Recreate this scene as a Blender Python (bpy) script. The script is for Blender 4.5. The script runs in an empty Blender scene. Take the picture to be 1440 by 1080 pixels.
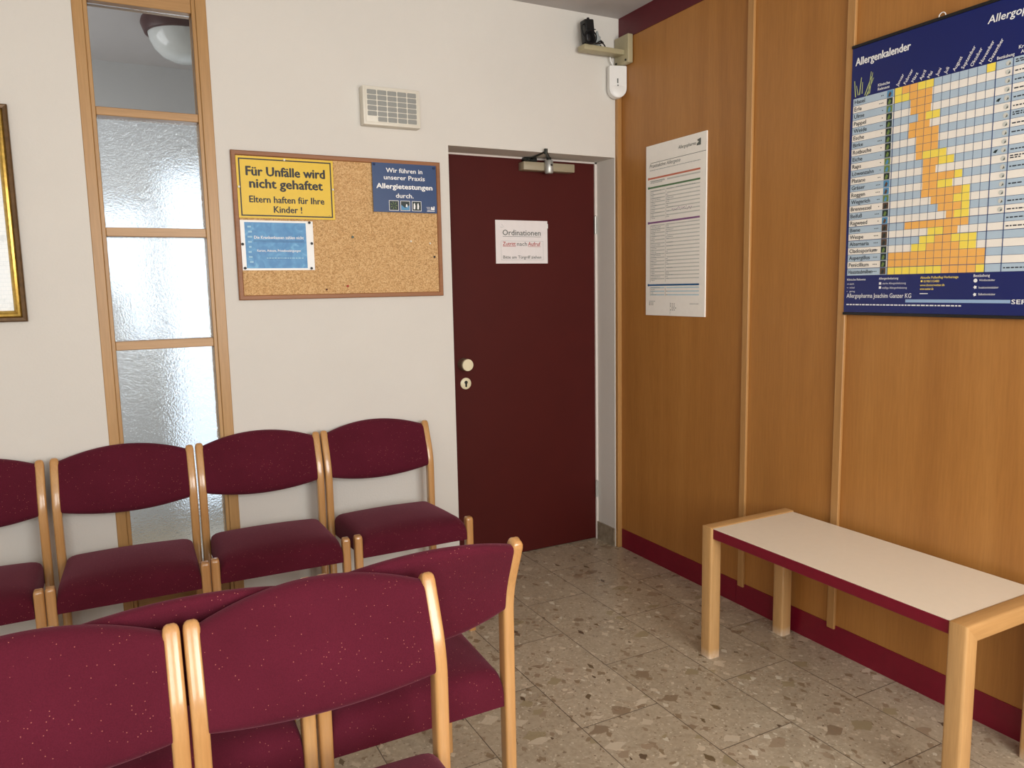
import bpy, bmesh, math, random
from mathutils import Vector, Matrix
PI = math.pi
random.seed(7)
scene = bpy.context.scene
COL = scene.collection

# ------------------------------------------------------------------ materials
def srgb(r, g, b):
    f = lambda c: (c/255/12.92) if c/255 <= 0.04045 else ((c/255+0.055)/1.055)**2.4
    return (f(r), f(g), f(b), 1)

class NT:
    def __init__(s, name):
        s.m = bpy.data.materials.new(name); s.m.use_nodes = True
        s.t = s.m.node_tree; s.n = s.t.nodes; s.l = s.t.links
        s.bsdf = s.n['Principled BSDF']; s.out = s.n['Material Output']
    def add(s, typ, **kw):
        x = s.n.new(typ)
        for k, v in kw.items():
            if k in x.inputs.keys() if hasattr(x.inputs, 'keys') else False: x.inputs[k].default_value = v
            else: setattr(x, k, v)
        return x
    def link(s, a, b): s.l.new(a, b)
    def coords(s, kind='Object', scale=(1, 1, 1), loc=(0, 0, 0)):
        tc = s.n.new('ShaderNodeTexCoord'); mp = s.n.new('ShaderNodeMapping')
        mp.inputs['Scale'].default_value = scale; mp.inputs['Location'].default_value = loc
        s.link(tc.outputs[kind], mp.inputs['Vector']); return mp.outputs['Vector']
    def noise(s, vec, scale, detail=3, rough=0.5, dist=0):
        x = s.n.new('ShaderNodeTexNoise'); s.link(vec, x.inputs['Vector'])
        x.inputs['Scale'].default_value = scale; x.inputs['Detail'].default_value = detail
        x.inputs['Roughness'].default_value = rough; x.inputs['Distortion'].default_value = dist
        return x.outputs['Fac']
    def ramp(s, fac, stops, interp='LINEAR'):
        x = s.n.new('ShaderNodeValToRGB'); x.color_ramp.interpolation = interp
        e = x.color_ramp.elements
        while len(e) > 1: e.remove(e[-1])
        e[0].position, e[0].color = stops[0]
        for p, c in stops[1:]:
            q = e.new(p); q.color = c
        s.link(fac, x.inputs['Fac']); return x.outputs['Color']
    def mix(s, fac, a, b, mode='MIX'):
        x = s.n.new('ShaderNodeMix'); x.data_type = 'RGBA'; x.blend_type = mode
        for sock, v in ((x.inputs[0], fac), (x.inputs[6], a), (x.inputs[7], b)):
            if hasattr(v, 'is_linked'): s.link(v, sock)
            else: sock.default_value = v
        return x.outputs[2]
    def math(s, op, a, b=None):
        x = s.n.new('ShaderNodeMath'); x.operation = op
        for i, v in enumerate((a, b)):
            if v is None: continue
            if hasattr(v, 'is_linked'): s.link(v, x.inputs[i])
            else: x.inputs[i].default_value = v
        return x.outputs[0]
    def bump(s, h, strength=0.2, dist=0.01):
        x = s.n.new('ShaderNodeBump'); x.inputs['Strength'].default_value = strength
        x.inputs['Distance'].default_value = dist; s.link(h, x.inputs['Height'])
        s.link(x.outputs['Normal'], s.bsdf.inputs['Normal']); return x.outputs['Normal']
    def base(s, c):
        if hasattr(c, 'is_linked'): s.link(c, s.bsdf.inputs['Base Color'])
        else: s.bsdf.inputs['Base Color'].default_value = c
    def set(s, **kw):
        for k, v in kw.items(): s.bsdf.inputs[k.replace('_', ' ')].default_value = v

def worn(m):
    t = m.node_tree; N = t.nodes; L = t.links; b = N['Principled BSDF']
    src = b.inputs['Base Color'].links[0].from_socket
    tc = N.new('ShaderNodeTexCoord'); sp = N.new('ShaderNodeSeparateXYZ'); L.new(tc.outputs['Object'], sp.inputs[0])
    nz = N.new('ShaderNodeTexNoise'); nz.inputs['Scale'].default_value = 60; L.new(tc.outputs['Object'], nz.inputs['Vector'])
    mr = N.new('ShaderNodeMapRange'); L.new(sp.outputs['Z'], mr.inputs['Value'])
    for k, v in (('From Min', 0.0), ('From Max', 0.035), ('To Min', 1.0), ('To Max', 0.0)): mr.inputs[k].default_value = v
    mu = N.new('ShaderNodeMath'); mu.operation = 'MULTIPLY'; L.new(mr.outputs[0], mu.inputs[0]); L.new(nz.outputs['Fac'], mu.inputs[1])
    mx = N.new('ShaderNodeMix'); mx.data_type = 'RGBA'; L.new(mu.outputs[0], mx.inputs[0]); L.new(src, mx.inputs[6]); mx.inputs[7].default_value = srgb(232, 220, 204)
    L.new(mx.outputs[2], b.inputs['Base Color']); return m

def plain(name, c, rough=0.5, metal=0.0, spec=0.5, var=0.06, vs=40):
    t = NT(name)
    v = t.coords()
    n = t.noise(v, vs, 2)
    d = tuple(x*(1-var) for x in c[:3])+(1,); l = tuple(min(1, x*(1+var)) for x in c[:3])+(1,)
    t.base(t.ramp(n, [(0.3, d), (0.7, l)]))
    t.set(Roughness=rough, Metallic=metal); t.bsdf.inputs['Specular IOR Level'].default_value = spec
    return t.m

def wood(name, dark, mid, light, axis='Z', rough=0.35, scale=1.0, coat=0.0):
    t = NT(name)
    k = 0.06
    sc = {'X': (k, 1, 1), 'Y': (1, k, 1), 'Z': (1, 1, k)}[axis]
    v = t.coords('Object', sc)
    n1 = t.noise(v, 9*scale, 4, 0.55, 0.4)
    n2 = t.noise(v, 170*scale, 3, 0.6)
    c1 = t.ramp(n1, [(0.28, dark), (0.5, mid), (0.74, light)])
    c2 = t.ramp(n2, [(0.3, (0.80, 0.78, 0.74, 1)), (0.65, (1.0, 1.0, 1.0, 1))])
    t.base(t.mix(0.6, c1, c2, 'MULTIPLY'))
    t.set(Roughness=rough)
    t.bsdf.inputs['Coat Weight'].default_value = coat; t.bsdf.inputs['Coat Roughness'].default_value = 0.12
    t.bump(n2, 0.06, 0.002)
    return t.m

M = {}
def wall_mat(name, c):
    t = NT(name); v = t.coords()
    n = t.noise(v, 120, 3, 0.6); n2 = t.noise(v, 1.6, 3)
    d = tuple(x*0.965 for x in c[:3])+(1,)
    t.base(t.ramp(n2, [(0.35, d), (0.65, c)])); t.set(Roughness=0.9)
    t.bsdf.inputs['Specular IOR Level'].default_value = 0.2
    t.bump(n, 0.25, 0.003); return t.m
M['wall'] = wall_mat('white_plaster', srgb(219, 215, 208))
M['ceiling'] = wall_mat('ceiling_paint', srgb(188, 184, 183))
M['hallwall'] = wall_mat('hall_paint', srgb(198, 199, 199))

M['panel'] = wood('beech_veneer', srgb(163, 109, 52), srgb(173, 118, 58), srgb(183, 128, 66), 'Z', 0.42, 0.8)
M['batten'] = wood('beech_batten', srgb(172, 126, 74), srgb(184, 138, 84), srgb(194, 150, 96), 'Z', 0.35)
M['frame_wood'] = wood('window_beech', srgb(166, 124, 74), srgb(179, 137, 85), srgb(190, 149, 97), 'Z', 0.38)
M['frame_wood_x'] = wood('window_beech_x', srgb(168, 127, 80), srgb(181, 140, 91), srgb(192, 151, 102), 'X', 0.38)
M['chair_wood'] = wood('lacquered_beech', srgb(176, 124, 70), srgb(193, 143, 88), srgb(206, 160, 104), 'Z', 0.28, 1.2, 0.6)
M['bench_wood'] = wood('worn_beech', srgb(182, 138, 84), srgb(198, 154, 100), srgb(210, 168, 116), 'Z', 0.38, 1.0, 0.2)
worn(M['bench_wood'])
M['bench_wood_x'] = wood('worn_beech_x', srgb(182, 138, 84), srgb(198, 154, 100), srgb(210, 168, 116), 'X', 0.38, 1.0, 0.2)
M['cork_frame'] = wood('brown_frame', srgb(134, 86, 50), srgb(150, 98, 60), srgb(164, 112, 72), 'X', 0.5)
M['burg'] = plain('burgundy_laminate', srgb(118, 6, 36), 0.45, var=0.05)
M['burg_top'] = plain('burgundy_band', srgb(88, 16, 28), 0.5, var=0.05)
M['door'] = plain('dark_red_door', srgb(74, 17, 13), 0.6, spec=0.22, var=0.04, vs=6)
M['laminate'] = plain('cream_laminate', srgb(238, 226, 206), 0.3, var=0.01)
M['white'] = plain('white_plastic', srgb(232, 232, 230), 0.35, var=0.01)
M['paintwhite'] = plain('white_frame_paint', srgb(222, 212, 206), 0.5, var=0.02)
M['beige'] = plain('beige_plastic', srgb(220, 215, 202), 0.45, var=0.02)
M['greybeige'] = plain('beige_metal', srgb(172, 162, 130), 0.4, var=0.03)
M['closer'] = plain('closer_enamel', srgb(160, 148, 124), 0.4, var=0.03)
M['screen'] = plain('grey_window', srgb(146, 148, 144), 0.35, var=0.05, vs=200)
M['steel'] = plain('brushed_steel', srgb(186, 186, 182), 0.38, 0.55)
M['dsteel'] = plain('dark_steel', srgb(60, 62, 58), 0.4, 0.8)
M['black'] = plain('black_plastic', srgb(22, 22, 24), 0.35)
M['ivory'] = plain('ivory_enamel', srgb(232, 222, 188), 0.35, var=0.03)
M['knobside'] = plain('knob_brass', srgb(150, 132, 110), 0.4, 0.4)
M['gold'] = plain('gilt', srgb(196, 160, 78), 0.3, 0.75, var=0.2, vs=60)
M['darkgilt'] = plain('dark_gilt', srgb(96, 70, 40), 0.4, 0.3, var=0.2, vs=50)
M['bulb'] = plain('opal_glass', srgb(205, 208, 206), 0.12, var=0.01)
M['darkring'] = plain('dark_red_ring', srgb(62, 22, 24), 0.4)
def flat(name, c, rough=0.5): M[name] = plain(name, c, rough, var=0.015)
flat('yellow', srgb(226, 188, 36), 0.45); flat('ink', srgb(20, 18, 16)); flat('navy', srgb(38, 68, 114), 0.35)
flat('paper', srgb(232, 226, 226)); flat('posterwhite', srgb(250, 247, 240)); flat('deepblue', srgb(15, 30, 98), 0.3)
flat('cell_blue', srgb(180, 200, 216), 0.35); flat('cell_cream', srgb(244, 238, 228), 0.35)
flat('cell_yellow', srgb(250, 226, 92), 0.35); flat('cell_orange', srgb(246, 184, 96), 0.35); flat('rowink', srgb(40, 48, 62))
flat('gridline', srgb(62, 82, 128)); flat('txtwhite', srgb(240, 240, 240)); flat('txtyellow', srgb(244, 220, 110))
flat('red_ink', srgb(176, 52, 48)); flat('grey_ink', srgb(90, 96, 92)); flat('light_ink', srgb(160, 166, 166))
flat('bar_red', srgb(206, 120, 96)); flat('bar_green', srgb(92, 130, 92)); flat('bar_purple', srgb(136, 92, 140)); flat('bar_blue', srgb(40, 96, 146))
flat('band_grey', srgb(206, 208, 202)); flat('band_blue', srgb(186, 216, 230)); flat('lightbar', srgb(150, 180, 214))
flat('grass_ink', srgb(186, 196, 130)); flat('pic_dark', srgb(34, 50, 52)); flat('pic_green', srgb(112, 136, 70)); flat('pic_blue', srgb(84, 146, 190)); flat('pic_brown', srgb(92, 70, 56))
flat('pin_black', srgb(30, 30, 34), 0.3); flat('pin_white', srgb(236, 232, 220), 0.3); flat('pin_red', srgb(176, 52, 36), 0.3); flat('pin_grey', srgb(88, 104, 96), 0.3); flat('pin_blue', srgb(24, 48, 92), 0.3); flat('pin_brown', srgb(96, 46, 34), 0.3)
flat('paleblue_ink', srgb(150, 196, 222))

def m_fabric():
    t = NT('burgundy_fabric'); v = t.coords()
    n = t.noise(v, 420, 2, 0.6); n2 = t.noise(v, 5, 3)
    c = t.ramp(n2, [(0.3, srgb(84, 22, 38)), (0.7, srgb(93, 26, 44))])
    c2 = t.ramp(n, [(0.3, (0.72, 0.72, 0.72, 1)), (0.7, (1, 1, 1, 1))])
    c = t.mix(0.7, c, c2, 'MULTIPLY')
    vo = t.n.new('ShaderNodeTexVoronoi'); vo.inputs['Scale'].default_value = 190; t.link(v, vo.inputs['Vector'])
    near = t.math('LESS_THAN', vo.outputs['Distance'], 0.17)
    sep = t.n.new('ShaderNodeSeparateColor'); t.link(vo.outputs['Color'], sep.inputs[0])
    few = t.math('GREATER_THAN', sep.outputs[0], 0.88)
    f = t.math('MULTIPLY', near, few)
    f = t.math('MULTIPLY', f, 0.5)
    t.base(t.mix(f, c, srgb(214, 138, 120)))
    t.set(Roughness=0.92); t.bsdf.inputs['Specular IOR Level'].default_value = 0.15
    t.bsdf.inputs['Sheen Weight'].default_value = 0.22; t.bsdf.inputs['Sheen Roughness'].default_value = 0.45
    t.bsdf.inputs['Sheen Tint'].default_value = srgb(226, 150, 170)
    t.bump(n, 0.35, 0.002); return t.m
M['fabric'] = m_fabric()

def m_cork():
    t = NT('cork'); v = t.coords()
    vo = t.n.new('ShaderNodeTexVoronoi'); vo.inputs['Scale'].default_value = 230; t.link(v, vo.inputs['Vector'])
    sep = t.n.new('ShaderNodeSeparateColor'); t.link(vo.outputs['Color'], sep.inputs[0])
    c = t.ramp(sep.outputs[0], [(0.0, srgb(158, 118, 72)), (0.22, srgb(194, 152, 100)), (0.6, srgb(210, 168, 116)), (0.9, srgb(226, 192, 142))])
    n = t.noise(v, 300, 2)
    t.base(t.mix(0.3, c, t.ramp(n, [(0.35, srgb(166, 126, 80)), (0.65, srgb(222, 182, 130))])))
    t.set(Roughness=0.9); t.bump(n, 0.3, 0.002); return t.m
M['cork'] = m_cork()

def m_terrazzo():
    t = NT('marble_agglomerate_tiles')
    v = t.coords('Object')
    sp = t.n.new('ShaderNodeSeparateXYZ'); t.link(v, sp.inputs[0])
    cb = t.n.new('ShaderNodeCombineXYZ')
    t.link(t.math('ADD', sp.outputs['Y'], 7.94), cb.inputs['X'])
    t.link(t.math('ADD', sp.outputs['X'], 6.212), cb.inputs['Y'])
    br = t.n.new('ShaderNodeTexBrick'); t.link(cb.outputs[0], br.inputs['Vector'])
    br.offset = 0.5; br.offset_frequency = 2; br.squash = 1.0
    for k, val in (('Scale', 1.0), ('Mortar Size', 0.0016), ('Mortar Smooth', 0.1), ('Bias', 0.0), ('Brick Width', 0.6), ('Row Height', 0.3)):
        br.inputs[k].default_value = val
    br.inputs['Color1'].default_value = (0, 0, 0, 1); br.inputs['Color2'].default_value = (1, 1, 1, 1)
    br.inputs['Mortar'].default_value = (0.5, 0.5, 0.5, 1)
    # shift the chip pattern per tile so that stones are cut at the joints
    off = t.n.new('ShaderNodeVectorMath'); off.operation = 'SCALE'; off.inputs['Scale'].default_value = 9.0
    t.link(br.outputs['Color'], off.inputs[0])
    ad = t.n.new('ShaderNodeVectorMath'); ad.operation = 'ADD'; t.link(v, ad.inputs[0]); t.link(off.outputs[0], ad.inputs[1])
    wv = t.n.new('ShaderNodeTexNoise'); wv.inputs['Scale'].default_value = 14; wv.inputs['Detail'].default_value = 3; t.link(ad.outputs[0], wv.inputs['Vector'])
    ws = t.n.new('ShaderNodeVectorMath'); ws.operation = 'SCALE'; ws.inputs['Scale'].default_value = 0.05; t.link(wv.outputs['Color'], ws.inputs[0])
    a2 = t.n.new('ShaderNodeVectorMath'); a2.operation = 'ADD'; t.link(ad.outputs[0], a2.inputs[0]); t.link(ws.outputs[0], a2.inputs[1])
    vec = a2.outputs[0]
    def chips(scale, thr, stops, dmax, prev, stretch=(1, 1, 1)):
        mp = t.n.new('ShaderNodeMapping'); mp.inputs['Scale'].default_value = stretch; t.link(vec, mp.inputs['Vector'])
        vo = t.n.new('ShaderNodeTexVoronoi'); vo.distance = 'MANHATTAN'; dmax *= 1.28; vo.inputs['Scale'].default_value = scale; t.link(mp.outputs[0], vo.inputs['Vector'])
        sep = t.n.new('ShaderNodeSeparateColor'); t.link(vo.outputs['Color'], sep.inputs[0])
        f = t.math('MULTIPLY', t.math('GREATER_THAN', sep.outputs[0], thr), t.math('LESS_THAN', vo.outputs['Distance'], dmax))
        col = t.ramp(sep.outputs[1], stops, 'CONSTANT')
        return t.mix(f, prev, col)
    n1 = t.noise(vec, 6, 4, 0.6); n2 = t.noise(vec, 60, 4, 0.65)
    c = t.ramp(n1, [(0.3, srgb(146, 131, 113)), (0.7, srgb(168, 153, 135))])
    c = t.mix(0.5, c, t.ramp(n2, [(0.3, srgb(134, 119, 102)), (0.7, srgb(178, 165, 148))]))
    c = chips(85, 0.42, [(0, srgb(176, 163, 146)), (0.4, srgb(138, 122, 103)), (0.7, srgb(186, 174, 157)), (0.9, srgb(118, 102, 86))], 0.36, c)
    c = chips(34, 0.64, [(0, srgb(128, 110, 90)), (0.35, srgb(182, 167, 149)), (0.6, srgb(134, 116, 98)), (0.85, srgb(188, 178, 163))], 0.40, c, (1.0, 0.75, 1))
    c = chips(15, 0.72, [(0, srgb(142, 128, 104)), (0.35, srgb(128, 110, 92)), (0.6, srgb(180, 166, 149)), (0.82, srgb(142, 124, 106))], 0.42, c, (0.8, 1.15, 1))
    c = chips(24, 0.925, [(0, srgb(98, 82, 62)), (0.5, srgb(114, 94, 76)), (0.8, srgb(88, 72, 58))], 0.33, c, (1.3, 0.7, 1))
    tone = t.ramp(br.outputs['Color'], [(0.0, (1.19, 1.21, 1.15, 1)), (1.0, (1.31, 1.33, 1.27, 1))])
    c = t.mix(1.0, c, tone, 'MULTIPLY')
    c = t.mix(br.outputs['Fac'], c, srgb(92, 80, 68))
    t.base(c)
    rr = t.n.new('ShaderNodeMapRange'); rr.inputs['To Min'].default_value = 0.20; rr.inputs['To Max'].default_value = 0.38
    t.link(n1, rr.inputs['Value']); t.link(rr.outputs[0], t.bsdf.inputs['Roughness'])
    return t.m
M['floor'] = m_terrazzo()
def m_skirt():
    t = NT('stone_skirting'); v = t.coords()
    n = t.noise(v, 30, 4, 0.65)
    t.base(t.ramp(n, [(0.3, srgb(122, 110, 92)), (0.7, srgb(168, 156, 136))])); t.set(Roughness=0.35); return t.m
M['skirt'] = m_skirt()

def m_glass(name, rough, bump_scale, strength, tint=(1, 1, 1, 1)):
    t = NT(name); t.n.remove(t.bsdf)
    g = t.n.new('ShaderNodeBsdfGlass'); g.inputs['Roughness'].default_value = rough; g.inputs['IOR'].default_value = 1.45
    g.inputs['Color'].default_value = tint
    if strength:
        v = t.coords()
        n = t.noise(v, bump_scale, 2, 0.5); n2 = t.noise(v, bump_scale*0.35, 1)
        h = t.math('ADD', n, n2)
        b = t.n.new('ShaderNodeBump'); b.inputs['Strength'].default_value = strength; b.inputs['Distance'].default_value = 0.004
        t.link(h, b.inputs['Height']); t.link(b.outputs[0], g.inputs['Normal'])
    t.link(g.outputs[0], t.out.inputs['Surface']); return t.m
M['clear'] = m_glass('clear_glass', 0.0, 1, 0, (0.82, 0.83, 0.83, 1))
M['textured'] = m_glass('hammered_glass', 0.07, 150, 0.26, (0.93, 0.96, 0.98, 1))

def m_blue_sheet():
    t = NT('blue_sheet'); v = t.coords('Object', (1, 1, 1))
    n = t.noise(v, 26, 3, 0.5, 1.2)
    t.base(t.ramp(n, [(0.38, srgb(52, 126, 184)), (0.60, srgb(72, 146, 198)), (0.78, srgb(112, 178, 218))])); t.set(Roughness=0.42)
    t.bump(t.noise(v, 18, 2), 0.25, 0.01); return t.m
M['bluesheet'] = m_blue_sheet()
def m_drawing():
    t = NT('street_drawing'); v = t.coords('Object')
    br = t.n.new('ShaderNodeTexBrick'); mp = t.n.new('ShaderNodeMapping'); mp.inputs['Scale'].default_value = (34, 17, 1); t.link(v, mp.inputs['Vector']); t.link(mp.outputs[0], br.inputs['Vector'])
    br.inputs['Color1'].default_value = srgb(232, 237, 240); br.inputs['Color2'].default_value = srgb(224, 232, 238); br.inputs['Mortar'].default_value = srgb(204, 216, 224)
    br.inputs['Mortar Size'].default_value = 0.015; br.inputs['Scale'].default_value = 1.0
    n = t.noise(v, 14, 5, 0.6)
    c = t.mix(0.5, br.outputs['Color'], t.ramp(n, [(0.34, srgb(196, 202, 204)), (0.46, srgb(234, 238, 240))]))
    t.base(c); t.set(Roughness=0.25); return t.m
M['drawing'] = m_drawing()

# ------------------------------------------------------------------ mesh helpers
def link(name, bm, mat, parent=None, loc=(0, 0, 0), smooth=False, rot=None):
    me = bpy.data.meshes.new(name)
    bmesh.ops.recalc_face_normals(bm, faces=bm.faces[:]) if bm.faces else None
    bm.to_mesh(me); bm.free()
    mats = mat if isinstance(mat, (list, tuple)) else [mat]
    for m in mats: me.materials.append(m if not isinstance(m, str) else M[m])
    if smooth:
        for p in me.polygons: p.use_smooth = True
        if hasattr(me, 'set_sharp_from_angle'): me.set_sharp_from_angle(angle=math.radians(38))
    o = bpy.data.objects.new(name, me); COL.objects.link(o); o.location = loc
    if rot: o.rotation_euler = rot
    if parent: o.parent = parent
    return o
def empty(name, loc, rot=(0, 0, 0)):
    o = bpy.data.objects.new(name, None); COL.objects.link(o); o.location = loc; o.rotation_euler = rot
    o.empty_display_size = 0.05; return o
def tag(o, label=None, cat=None, group=None, kind=None):
    if label: o['label'] = label
    if cat: o['category'] = cat
    if group: o['group'] = group
    if kind: o['kind'] = kind
    return o
def struct(o, label=None): o['kind'] = 'structure'; (label and o.__setitem__('label', label)); return o

def box(bm, x0, x1, y0, y1, z0, z1, bev=0.0, seg=2, mi=0, mat=None):
    r = bmesh.ops.create_cube(bm, size=1.0); vs = r['verts']
    mx = Matrix.Translation(((x0+x1)/2, (y0+y1)/2, (z0+z1)/2)) @ Matrix.Diagonal((abs(x1-x0), abs(y1-y0), abs(z1-z0), 1))
    bmesh.ops.transform(bm, matrix=(mat @ mx) if mat else mx, verts=vs)
    fs = list({f for v in vs for f in v.link_faces})
    for f in fs: f.material_index = mi
    if bev:
        es = list({e for v in vs for e in v.link_edges})
        r = bmesh.ops.bevel(bm, geom=es, offset=bev, segments=seg, affect='EDGES', profile=0.5)
        for f in r['faces']: f.material_index = mi
    return vs
def cyl(bm, p0, p1, r0, r1=None, n=24, mi=0, cap=True):
    p0 = Vector(p0); p1 = Vector(p1); d = p1-p0
    q = d.to_track_quat('Z', 'Y').to_matrix().to_4x4()
    r = bmesh.ops.create_cone(bm, cap_ends=cap, segments=n, radius1=r0, radius2=r0 if r1 is None else r1, depth=d.length)
    bmesh.ops.transform(bm, matrix=Matrix.Translation((p0+p1)/2) @ q, verts=r['verts'])
    for f in {f for v in r['verts'] for f in v.link_faces}: f.material_index = mi
    return r['verts']
def lathe(bm, prof, n=40, axis='Z', origin=(0, 0, 0)):
    rings = []
    for (r, h) in prof:
        ring = []
        if r < 1e-6:
            ring = [bm.verts.new((0, 0, h))]
        else:
            for i in range(n):
                a = 2*PI*i/n; ring.append(bm.verts.new((r*math.cos(a), r*math.sin(a), h)))
        rings.append(ring)
    for a, b in zip(rings, rings[1:]):
        for i in range(n):
            j = (i+1) % n
            if len(a) == 1 and len(b) == 1: continue
            if len(a) == 1: bm.faces.new((a[0], b[i], b[j]))
            elif len(b) == 1: bm.faces.new((a[i], a[j], b[0]))
            else: bm.faces.new((a[i], a[j], b[j], b[i]))
    vs = [v for r in rings for v in r]
    mx = Matrix.Translation(origin)
    if axis == '-Y': mx = mx @ Matrix.Rotation(PI/2, 4, 'X')
    bmesh.ops.transform(bm, matrix=mx, verts=vs)
def sweep(bm, path, w, d, corner=0.006, seg=3, taper_top=None, right=Vector((1, 0, 0))):
    """rounded rectangle w (along right) x d swept along a path given as points; ends closed"""
    sec = []
    for (cx, cy, a0) in ((w/2-corner, d/2-corner, 0), (-w/2+corner, d/2-corner, PI/2), (-w/2+corner, -d/2+corner, PI), (w/2-corner, -d/2+corner, 1.5*PI)):
        for k in range(seg+1):
            a = a0+PI/2*k/seg; sec.append((cx+corner*math.cos(a), cy+corner*math.sin(a)))
    rings = []; N = len(path)
    for i, p in enumerate(path):
        s = 1.0
        if len(p) == 4: s = p[3]
        q = Vector(p[:3])
        a = Vector(path[max(0, i-1)][:3]); b = Vector(path[min(N-1, i+1)][:3])
        t = (b-a).normalized(); up = t.cross(right).normalized()
        rings.append([bm.verts.new(q+right*(x*s if s < 1 else x)+up*(y*s)) for x, y in sec])
    for a, b in zip(rings, rings[1:]):
        n = len(a)
        for i in range(n): bm.faces.new((a[i], a[(i+1) % n], b[(i+1) % n], b[i]))
    bm.faces.new(rings[0][::-1]); bm.faces.new(rings[-1])
def tube(bm, pts, r, n=8, closed=False):
    pts = [Vector(p) for p in pts]; N = len(pts); rings = []
    prev = None
    for i, p in enumerate(pts):
        a = pts[(i-1) % N] if closed or i else p; b = pts[(i+1) % N] if closed or i < N-1 else p
        t = (b-a).normalized()
        u = prev if prev is not None else (Vector((0, 0, 1)) if abs(t.z) < 0.9 else Vector((1, 0, 0)))
        u = (u - t*u.dot(t)).normalized(); prev = u; w = t.cross(u)
        rings.append([bm.verts.new(p+u*(r*math.cos(2*PI*k/n))+w*(r*math.sin(2*PI*k/n))) for k in range(n)])
    pr = list(zip(rings, rings[1:]))+([(rings[-1], rings[0])] if closed else [])
    for a, b in pr:
        for k in range(n): bm.faces.new((a[k], a[(k+1) % n], b[(k+1) % n], b[k]))
    if not closed: bm.faces.new(rings[0][::-1]); bm.faces.new(rings[-1])
def quad(bm, u0, u1, v0, v1, n, mi=0):
    f = bm.faces.new([bm.verts.new(p) for p in ((u0, v0, n), (u1, v0, n), (u1, v1, n), (u0, v1, n))]); f.material_index = mi
def poly(bm, pts, n, mi=0):
    f = bm.faces.new([bm.verts.new((x, y, n)) for x, y in pts]); f.material_index = mi
def frame_sweep(bm, u0, u1, v0, v1, prof, mis):
    """mitred frame; prof = (inset, height) points from the outer edge inwards"""
    rings = [[bm.verts.new(p) for p in ((u0+d, v0+d, h), (u1-d, v0+d, h), (u1-d, v1-d, h), (u0+d, v1-d, h))] for d, h in prof]
    for k, (a, b) in enumerate(zip(rings, rings[1:])):
        for i in range(4):
            f = bm.faces.new((a[i], a[(i+1) % 4], b[(i+1) % 4], b[i])); f.material_index = mis[k]
def text(bm, s, u, v, size, n, width=None, align='L', bold=0.0, shear=0.0, rot=0.0, mi=0):
    cu = bpy.data.curves.new('t', 'FONT'); cu.body = s; cu.size = size; cu.shear = shear
    cu.resolution_u = 2; cu.align_x = 'LEFT'
    ob = bpy.data.objects.new('t', cu); COL.objects.link(ob)
    me = bpy.data.meshes.new_from_object(ob.evaluated_get(bpy.context.evaluated_depsgraph_get()))
    xs = [q.co.x for q in me.vertices]
    if xs:
        x0, x1 = min(xs), max(xs); w = x1-x0; k = (width/w) if width else 1.0
        W = w*k; du = {'L': 0, 'C': -W/2, 'R': -W}[align]
        c, sn = math.cos(rot), math.sin(rot)
        b = bold*size*1.1
        for dx, dy, dn in (((0, 0, 0),) if b < 1e-5 else ((-b, 0, 0), (b, 0, 4e-5), (0, b*0.7, 8e-5), (0, -b*0.7, 12e-5))):
            vs = []
            for q in me.vertices:
                x = (q.co.x-x0)*k+du+dx; y = q.co.y+dy
                vs.append(bm.verts.new((u+x*c-y*sn, v+x*sn+y*c, n+dn)))
            for p in me.polygons:
                try: f = bm.faces.new([vs[i] for i in p.vertices]); f.material_index = mi
                except ValueError: pass
    bpy.data.objects.remove(ob); bpy.data.curves.remove(cu); bpy.data.meshes.remove(me)
BM = bmesh.new
BACK = (PI/2, 0, 0)               # sign facing into the room from the door wall
RIGHT = (PI/2, 0, -PI/2)          # sign facing into the room from the wood panelled wall

# ------------------------------------------------------------------ room shell
H = 2.70; XL = -3.9; YF = -4.6
bm = BM(); box(bm, XL-0.2, 0.25, YF-0.2, 2.0, -0.12, 0.0); struct(link('floor', bm, 'floor'))
bm = BM(); box(bm, XL-0.2, 0.25, YF-0.2, 2.0, H, H+0.15); struct(link('ceiling', bm, 'ceiling'))
DX0, DX1, DZ = -0.938, -0.03, 2.032
WX0, WX1, WZ = -2.378, -1.926, 2.535
bm = BM(); T = 0.21
box(bm, XL, WX0, 0, T, 0, H); box(bm, WX1, DX0, 0, T, 0, H); box(bm, DX1, 0.1, 0, T, 0, H)
box(bm, WX0, WX1, 0, T, WZ, H); box(bm, DX0, DX1, 0, T, DZ, H)
struct(link('wall_back', bm, 'wall'))
bm = BM(); box(bm, 0.0, 0.2, YF, 0.0, 0, H); struct(link('wall_right', bm, 'panel'), 'wall clad in beech veneer panels')
bm = BM(); box(bm, XL-0.2, XL, YF, 2.0, 0, H); struct(link('wall_left', bm, 'wall'))
# window wall behind the camera, two openings
FW = [(-3.7, -2.4), (-2.0, -0.2)]; FZ0, FZ1 = 0.85, 2.45
bm = BM()
box(bm, XL, FW[0][0], YF-0.2, YF, 0, H); box(bm, FW[0][1], FW[1][0], YF-0.2, YF, 0, H); box(bm, FW[1][1], 0.0, YF-0.2, YF, 0, H)
for a, b in FW: box(bm, a, b, YF-0.2, YF, 0, FZ0); box(bm, a, b, YF-0.2, YF, FZ1, H)
struct(link('wall_front', bm, 'wall'))
for i, (a, b) in enumerate(FW):
    bm = BM(); y0, y1 = YF-0.14, YF-0.08; w = 0.06
    box(bm, a, a+w, y0, y1, FZ0, FZ1); box(bm, b-w, b, y0, y1, FZ0, FZ1); box(bm, a+w, b-w, y0, y1, FZ0, FZ0+w); box(bm, a+w, b-w, y0, y1, FZ1-w, FZ1)
    m = (a+b)/2; box(bm, m-w/2, m+w/2, y0, y1, FZ0+w, FZ1-w)
    struct(link('window_%d' % (i+2), bm, 'paintwhite'))
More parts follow.
